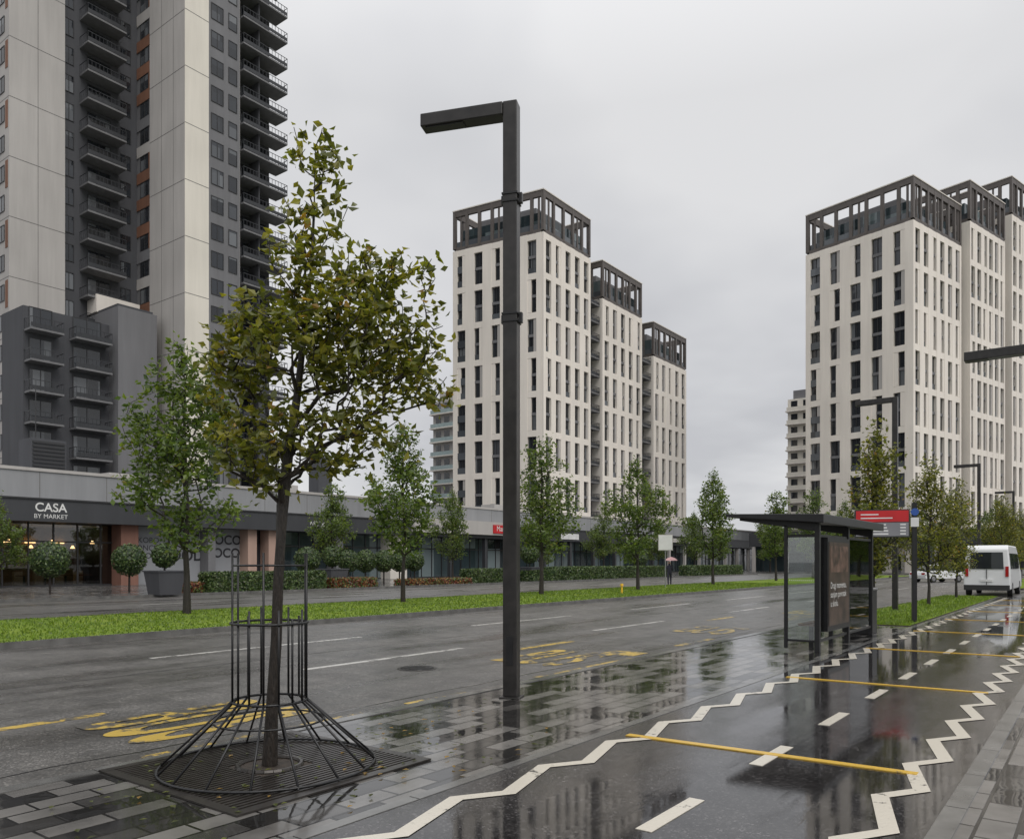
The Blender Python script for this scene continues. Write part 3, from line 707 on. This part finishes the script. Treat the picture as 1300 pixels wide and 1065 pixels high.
for x,y,zc,R,p in ((-42,17.6,1.75,.85,0),(-42,21.6,1.75,.82,0),(-37.2,20.9,1.95,.55,1),(-42,33.5,1.8,.8,0),(-41.5,36.6,1.7,.7,0),(-42,38.6,1.7,.75,0),(-42,40.4,1.7,.75,0),(-42,42,1.7,.75,0),(-42,43.6,1.7,.7,0),(-38.5,53.8,2.3,.75,1),(-38.8,32.9,2.0,.6,1),(-42,80,2,.9,0),(-42,13,1.7,.85,0)):
    topiary(x,y,zc,R,p)
# ------------------------------------------------------------------ tree guard and grate
def guard():
    e=empty('tree_guard',(-5.39,3.92,0)); g=MB(); rB=.84; rC=.29; zc=.535; b=.0095
    g.ring((0,0,.03),rB,.011,'black',40); g.ring((0,0,zc),rC,.011,'black',28); g.ring((0,0,1.16),rC+.01,.011,'black',28); g.ring((0,0,1.62),rC-.02,.009,'black',28); g.ring((0,0,zc-.16),rC+.14,.008,'black',28)
    n=16
    for i in range(n):
        a=2*math.pi*i/n; c,s=math.cos(a),math.sin(a)
        g.tube((c*rB,s*rB,.03),(c*rC,s*rC,zc),b,b,'black',6); 
        top=1.27 if i%2 else 1.2
        if i in (2,3,9,10,14): top=1.72
        g.tube((c*rC,s*rC,zc),(c*rC,s*rC,top),b,b,'black',6)
        if i%3==0: g.tube((c*rB,s*rB,.0),(c*rB,s*rB,.03),.01,.01,'black',6)
    g.build('bars',e,smooth=True)
    f=MB(); 
    f.box(-.85,.85,-.85,.85,-.02,.004,'soil')
    S=.88
    for a in (-S,S): f.box(a-.04,a+.04,-S-.04,S+.04,.003,.016,'grate'); f.box(-S+.04,S-.04,a-.04,a+.04,.003,.015,'grate')
    for i in range(34):
        x=-S+.06+i*.0515
        if abs(x)<.22:
            f.box(x,x+.025,-S+.04,-.25,.004,.014,'grate'); f.box(x,x+.025,.25,S-.04,.004,.014,'grate')
        else: f.box(x,x+.025,-S+.04,S-.04,.004,.014,'grate')
    f.ring((0,0,.012),.25,.02,'grate',24)
    f.build('grate',e)
guard()
fl=MB()
for _ in range(200):
    x=random.gauss(-5.2,.9); y=random.gauss(4.2,1.4)
    if x<-6.2 or x>-3.95 or y<1: continue
    a=random.random()*6.28; l=random.uniform(.022,.04); c,s=math.cos(a)*l,math.sin(a)*l
    z0=.018+random.random()*.004
    fl.quad([(x-c,y-s,z0),(x+s*.5,y-c*.5,z0+.006),(x+c,y+s,z0),(x-s*.5,y+c*.5,z0+.004)],random.choice(LA[:1]+[LA[0],LA[1],LA[3]]))
fl.build('fallen_leaves')
# ------------------------------------------------------------------ street lamps
def lamp(x,y,H,L,w=.17,arm_t=.17,arm_w=.2,rz=0,clamps=False):
    e=empty('street_lamp',(x,y,0),rz); g=MB(); h=w/2
    g.box(-h,h,-h,h,.02,H,'post'); g.box(-.13,.13,-.13,.13,-.0,.02,'post'); g.build('post',e,bevel=.012)
    a=MB(); a.box(-L,-h-.002,-arm_w/2,arm_w/2,H-arm_t,H-.004,'post'); a.build('arm',e,bevel=.01)
    a=MB(); a.box(-L+.06,-L+.55,-arm_w/2+.03,arm_w/2-.03,H-arm_t-.012,H-arm_t-.001,'frame'); a.build('luminaire',e)
    if clamps:
        c=MB()
        for zz in (4.55,6.0):
            for q in (0,.09):
                c.box(-h-.012,h+.012,-h-.012,h+.012,zz+q,zz+q+.022,'black')
            c.box(h+.01,h+.05,-.03,.03,zz,zz+.12,'black'); c.box(-h-.035,-h-.01,-.03,.03,zz,zz+.1,'black')
        c.box(-.04,.04,-h-.006,-h-.001,.4,.75,'black')
        c.build('clamps',e)
lamp(-5.76,7.67,7.22,1.15,.175,.16,.2,math.radians(22),True)
lamp(-5.6,29,7.2,1.25); lamp(-5.6,51.5,7.2,1.25); lamp(-5.6,73,7.2,1.25)
lamp(-.7,24.5,7.3,2.3,.18,.24,.34,0)
# ------------------------------------------------------------------ bus shelter
def shelter():
    e=empty('bus_shelter'); g=MB(); XB=-4.15; Y0,Y1=14.8,18.9; H=2.35
    P=.09
    for (x,y) in ((XB,Y0),(XB,Y1),(XB,16.85)):
        g.box(x-P/2,x+P/2,y-P/2,y+P/2,0,H,'black')
    g.box(-4.75,-4.69,Y0-.03,Y0+.03,.05,H-.02,'black'); g.box(-4.75,-4.69,Y1-.03,Y1+.03,.05,H-.02,'black')
    for zz in (.18,2.1): 
        g.box(XB-.02,XB+.02,Y0+P/2,16.85-P/2,zz,zz+.05,'black'); g.box(XB-.02,XB+.02,16.85+P/2,Y1-P/2,zz,zz+.05,'black')
    for y in (Y0,Y1): 
        g.box(-4.69,XB-P/2,y-.02,y+.02,.18,.22,'black'); g.box(-4.69,XB-P/2,y-.02,y+.02,2.1,2.15,'black')
    g.build('frame',e,bevel=.006)
    r=MB()
    r.hexa([(-5.75,Y0-.35,2.50),(-3.95,Y0-.35,2.34),(-3.95,Y1+.35,2.34),(-5.75,Y1+.35,2.50),(-5.75,Y0-.35,2.56),(-3.95,Y0-.35,2.50),(-3.95,Y1+.35,2.50),(-5.75,Y1+.35,2.56)],'black')
    for y in (Y0,16.85,Y1): r.hexa([(-5.6,y-.03,2.44),(XB,y-.03,2.2),(XB,y+.03,2.2),(-5.6,y+.03,2.44),(-5.6,y-.03,2.5),(XB,y-.03,2.36),(XB,y+.03,2.36),(-5.6,y+.03,2.5)],'black')
    r.build('canopy',e,bevel=.01)
    gl=MB()
    gl.box(XB-.005,XB+.005,16.9,Y1-.05,.23,2.1,'clear'); gl.box(-4.69,XB-.05,Y0-.005,Y0+.005,.22,2.1,'clear'); gl.box(-4.69,XB-.05,Y1-.005,Y1+.005,.22,2.1,'clear')
    gl.box(XB-.006,XB+.006,Y0+.05,15.2,.23,2.1,'clear')
    for k in range(14): gl.box(-4.66+k*.036,-4.645+k*.036,Y0-.009,Y0-.006,1.3,1.315,'signw')
    gl.build('glass',e)
    ad=MB(); ad.box(XB-.07,XB+.07,15.2,16.75,.35,2.1,'black'); ad.box(XB+.07,XB+.078,15.27,16.68,.45,2.02,'poster')
    ad.box(XB+.079,XB+.081,15.35,16.6,1.45,1.95,'poster2'); ad.build('poster_case',e,bevel=.0)
    text('poster_text','Dragi momentu,\nsanjam povratak\nu skolu.',(XB+.085,15.34,1.15),.17,'txt',FACEX,e,align='LEFT')
    b=MB(); b.box(-4.62,-4.3,15.2,18.5,.44,.48,'brownp')
    for y in (15.5,16.85,18.2): b.box(-4.5,-4.42,y-.03,y+.03,0,.44,'black')
    b.build('bench',e)
    s=MB(); s.box(-4.72,-4.2,19.2,19.75,0,1.0,'black'); s.box(-4.74,-4.18,19.18,19.77,1.0,1.05,'steel'); s.build('side_cabinet',e,bevel=.01)
shelter()
def display():
    e=empty('bus_stop_display',(-4.1,23.7,0),math.radians(20)); g=MB()
    g.box(-.06,.06,-.06,.06,0,3.25,'black'); g.build('pole',e)
    p=MB(); p.box(-1.5,-.12,-.06,.06,2.32,3.08,'frame'); p.box(-1.47,-.15,-.07,-.06,2.74,3.05,'red'); p.box(-1.47,-.15,-.07,-.06,2.35,2.72,'poster_bg')
    for k in range(4):
        z=2.39+k*.085; p.box(-1.42,-1.3,-.075,-.07,z,z+.045,'signw'); p.box(-1.24,-.62+random.uniform(-.1,.1),-.075,-.07,z,z+.04,'signw'); p.box(-.36,-.22,-.075,-.07,z,z+.04,'signw')
    p.box(-1.35,-.9,-.075,-.07,2.93,2.96,'signw'); p.box(-1.35,-.55,-.075,-.07,2.83,2.86,'signw')
    p.build('panel',e)
    s=MB(); s.tube((.0,-.07,3.0),(.0,-.085,3.0),.10,.10,'blue',20); s.box(-.1,.1,-.083,-.07,2.6,2.85,'signw'); s.build('stop_plate',e)
display()
e=empty('traffic_sign',(-21.9,45.2,0),math.radians(30)); g=MB(); g.tube((0,0,0),(0,0,3.3),.035,.035,'steel',10); g.box(-.45,.45,-.06,-.04,2.35,3.35,'lgray'); g.box(-.41,.41,-.07,-.06,2.39,3.31,'signw'); g.build('sign',e)
e=empty('kerb_bollard',(-19.9,36,0)); g=MB(); g.tube((0,0,0),(0,0,.4),.05,.05,'yellow_obj',12); g.tube((0,0,.4),(0,0,.52),.09,.07,'yellow_obj',12); g.build('post',e)
for (x,y) in ((-39.8,60),(-40,34.6)):
    e=empty('litter_bin',(x,y,.03)); g=MB(); g.tube((0,0,.08),(0,0,.85),.24,.28,'steel',16); g.tube((0,0,.85),(0,0,.98),.3,.12,'black',16); g.tube((0,0,0),(0,0,.08),.1,.1,'black',12); g.build('bin',e)
# ------------------------------------------------------------------ vehicles
def wheels(g,xs,ys,r,w=.22):
    for x in xs:
        for y in ys:
            s=1 if x>0 else -1
            g.tube((x-w/2,y,r),(x+w/2,y,r),r,r,'tyre',20); g.tube((x+s*(w/2),y,r),(x+s*(w/2+.01),y,r),r*.6,r*.55,'steel',16)
def loft(g,prof,xs_lo,xs_hi,zsplit,mat):
    n=len(prof); i=len(g.v)
    hw=lambda z: xs_lo if z<=zsplit else xs_lo+(xs_hi-xs_lo)*min(1,(z-zsplit)/(max(p[1] for p in prof)-zsplit))
    g.v+=[(-hw(z),y,z) for y,z in prof]+[(hw(z),y,z) for y,z in prof]
    for j in range(n): g.f.append((i+j,i+(j+1)%n,i+n+(j+1)%n,i+n+j)); g.m.append(g.mi(mat))
    g.f.append(tuple(i+j for j in range(n))[::-1]); g.m.append(g.mi(mat)); g.f.append(tuple(i+n+j for j in range(n))); g.m.append(g.mi(mat))
def minibus(x,y,rz,z=RZ):
    e=empty('white_minibus',(x,y,z),rz); g=MB()
    prof=[(0,.35),(0.02,1.2),(.1,2.35),(.35,2.55),(4.6,2.55),(5.1,2.3),(5.75,1.45),(6.5,1.2),(6.6,.7),(6.55,.35)]
    loft(g,prof,1.0,.88,1.2,'vanw'); g.build('body',e,bevel=.06,fix=True)
    w=MB()
    w.hexa([(-.72,-.005,1.38),(.72,-.005,1.38),(.72,.06,1.38),(-.72,.06,1.38),(-.68,.055,2.2),(.68,.055,2.2),(.68,.12,2.2),(-.68,.12,2.2)],'glass')
    for s in (-1,1):
        for a,b_ in ((.45,1.7),(1.8,3.1),(3.2,4.5),(4.62,5.2)):
            w.hexa([(s*.94,a,1.38),(s*.995,a,1.38),(s*.995,b_,1.38),(s*.94,b_,1.38),(s*.86,a,2.15),(s*.915,a,2.15),(s*.915,b_,2.15),(s*.86,b_,2.15)],'glass')
        w.box(s*.86-.07,s*.86+.07,-.02,.05,1.0,1.5,'lightred'); w.box(s*1.12-.08,s*1.12+.08,5.3,5.45,1.4,1.75,'black')
    w.box(-.98,.98,-.08,.06,.32,.58,'frame'); w.box(-.26,.26,-.035,.02,.75,.87,'signw'); w.box(-.012,.012,-.02,.05,.6,1.36,'frame')
    w.build('windows_and_lights',e)
    g=MB(); wheels(g,(-.9,.9),(1.2,5.3),.35); g.build('wheels',e)
minibus(-4.6,45.3,0)
def car(x,y,rz,paint,z=RZ):
    e=empty('parked_car',(x,y,z),rz); g=MB()
    prof=[(-2.15,.3),(-2.2,.6),(-2.1,.9),(-1.3,1.0),(1.2,.98),(1.3,.96),(2.0,.82),(2.2,.6),(2.15,.3)]
    loft(g,prof,.88,.86,.6,paint); g.build('body',e,bevel=.05,fix=True)
    g=MB(); loft(g,[(-1.75,.95),(-1.1,1.38),(-.3,1.46),(.4,1.42),(1.3,.95)],.8,.6,.97,'glass'); g.build('cabin',e,bevel=.03,fix=True)
    g=MB(); loft(g,[(-1.1,1.39),(-.3,1.475),(.4,1.43),(.4,1.40),(-1.1,1.36)],.62,.60,1.3,paint); wheels(g,(-.82,.82),(-1.35,1.35),.31,.2)
    for s in (-1,1): g.box(s*.62-.15,s*.62+.15,-2.2,-2.1,.65,.8,'lightred'); g.box(s*.62-.15,s*.62+.15,2.08,2.2,.55,.7,'signw')
    g.build('trim',e)
car(-11.2,75,math.radians(-35),'vanw')
# ------------------------------------------------------------------ person with umbrella
def person(x,y,z):
    e=empty('person_with_umbrella',(x,y,z),.6)
    V=[(0,0,.95),(0,.01,1.15),(0,.0,1.38),(0,0,1.48),(0,.01,1.56),(0,.02,1.68),
       (.1,0,.9),(.12,.12,.5),(.12,.10,.08),(.12,.22,.03),(-.1,0,.9),(-.11,-.10,.5),(-.11,-.2,.09),(-.11,-.08,.03),
       (.2,0,1.38),(.25,.03,1.1),(.22,.2,1.2),(-.2,0,1.38),(-.25,-.02,1.1),(-.24,.05,.85)]
    E=[(0,1),(1,2),(2,3),(3,4),(4,5),(0,6),(6,7),(7,8),(8,9),(0,10),(10,11),(11,12),(12,13),(2,14),(14,15),(15,16),(2,17),(17,18),(18,19)]
    R=[.15,.14,.15,.06,.09,.09,.1,.07,.05,.04,.1,.07,.05,.04,.07,.05,.035,.07,.05,.035]
    me=bpy.data.meshes.new('body'); me.from_pydata(V,E,[]); me.materials.append(M['cloth']); o=link(bpy.data.objects.new('body',me),e)
    sk=o.modifiers.new('skin','SKIN'); sv=me.skin_vertices[0].data
    for i,r in enumerate(R): sv[i].radius=(r,r)
    sv[0].use_root=True; o.modifiers.new('sub','SUBSURF').levels=1
    g=MB()
    for i in range(6):
        a0=-math.pi/2+math.pi*i/6;a1=a0+math.pi/6; g.tube((0,.03,1.63+.12*math.sin(a0)),(0,.03,1.63+.12*math.sin(a1)),max(.005,.1*math.cos(a0)),max(.005,.1*math.cos(a1)),'skin',10,False)
    g.build('head',e,smooth=True)
    u=MB(); n=10
    for i in range(n):
        a=2*math.pi*i/n;b_=2*math.pi*(i+1)/n
        for (r0,z0),(r1,z1) in (((.03,2.08),(.28,2.0)),((.28,2.0),(.5,1.82))):
            u.quad([(.15+r0*math.cos(a),.1+r0*math.sin(a),z0),(.15+r0*math.cos(b_),.1+r0*math.sin(b_),z0),(.15+r1*math.cos(b_),.1+r1*math.sin(b_),z1),(.15+r1*math.cos(a),.1+r1*math.sin(a),z1)],'pink')
    u.tube((.2,.18,1.1),(.15,.1,2.12),.012,.012,'black',6); u.build('umbrella',e)
person(-25.6,53.5,RZ)
# ------------------------------------------------------------------ world, sun, camera
w=bpy.data.worlds.new('World'); sc.world=w; w.use_nodes=True; nt=w.node_tree; bg=nt.nodes['Background']
tc=N(nt,'ShaderNodeTexCoord'); sx=N(nt,'ShaderNodeSeparateXYZ'); nt.links.new(tc.outputs['Generated'],sx.inputs[0])
mz=N(nt,'ShaderNodeMath',operation='MAXIMUM'); mz.inputs[1].default_value=0; nt.links.new(sx.outputs['Z'],mz.inputs[0])
az=N(nt,'ShaderNodeMath',operation='ADD'); az.inputs[1].default_value=.22; nt.links.new(mz.outputs[0],az.inputs[0])
dx=N(nt,'ShaderNodeMath',operation='DIVIDE'); nt.links.new(sx.outputs['X'],dx.inputs[0]); nt.links.new(az.outputs[0],dx.inputs[1])
dy=N(nt,'ShaderNodeMath',operation='DIVIDE'); nt.links.new(sx.outputs['Y'],dy.inputs[0]); nt.links.new(az.outputs[0],dy.inputs[1])
cb=N(nt,'ShaderNodeCombineXYZ'); nt.links.new(dx.outputs[0],cb.inputs[0]); nt.links.new(dy.outputs[0],cb.inputs[1]); cb.inputs[2].default_value=3.3
n1=noise(nt,1.0,4,.52,vec=cb.outputs[0])
cr=ramp(nt,n1.outputs['Fac'],[(.36,(.55,.555,.58)),(.48,(.65,.655,.675)),(.62,(.76,.76,.77))])
bz=N(nt,'ShaderNodeMapRange'); bz.inputs[1].default_value=.5; bz.inputs[2].default_value=1; bz.inputs[3].default_value=10; bz.inputs[4].default_value=20; nt.links.new(sx.outputs['Z'],bz.inputs[0])
vs=N(nt,'ShaderNodeVectorMath',operation='SCALE'); nt.links.new(cr.outputs[0],vs.inputs[0]); nt.links.new(bz.outputs[0],vs.inputs['Scale'])
sky=N(nt,'ShaderNodeTexSky'); sky.sky_type='NISHITA'; sky.sun_disc=False; sky.sun_elevation=math.radians(50); sky.sun_rotation=math.radians(110)
mx=N(nt,'ShaderNodeMix',data_type='RGBA'); mx.inputs[0].default_value=.96; nt.links.new(sky.outputs[0],mx.inputs[6]); nt.links.new(vs.outputs[0],mx.inputs[7])
nt.links.new(mx.outputs[2],bg.inputs['Color']); bg.inputs['Strength'].default_value=.1
sl=bpy.data.lights.new('sun','SUN'); sl.energy=1.5; sl.angle=math.radians(40); sl.color=(1,.96,.91)
so=bpy.data.objects.new('sun',sl); link(so)
az_,el=math.radians(110),math.radians(50)
dirv=Vector((math.sin(az_)*math.cos(el),math.cos(az_)*math.cos(el),math.sin(el)))
so.rotation_euler=dirv.to_track_quat('Z','Y').to_euler()
cam=bpy.data.cameras.new('camera'); cam.sensor_width=36; cam.lens=27.69; cam.shift_y=.1388; cam.clip_end=4000; cam.clip_start=.05
co=bpy.data.objects.new('camera',cam); co.location=(0,0,1.65); co.rotation_euler=(math.pi/2,0,TH); link(co); sc.camera=co
sc.view_settings.view_transform='Standard'; sc.view_settings.look='None'; sc.view_settings.exposure=0
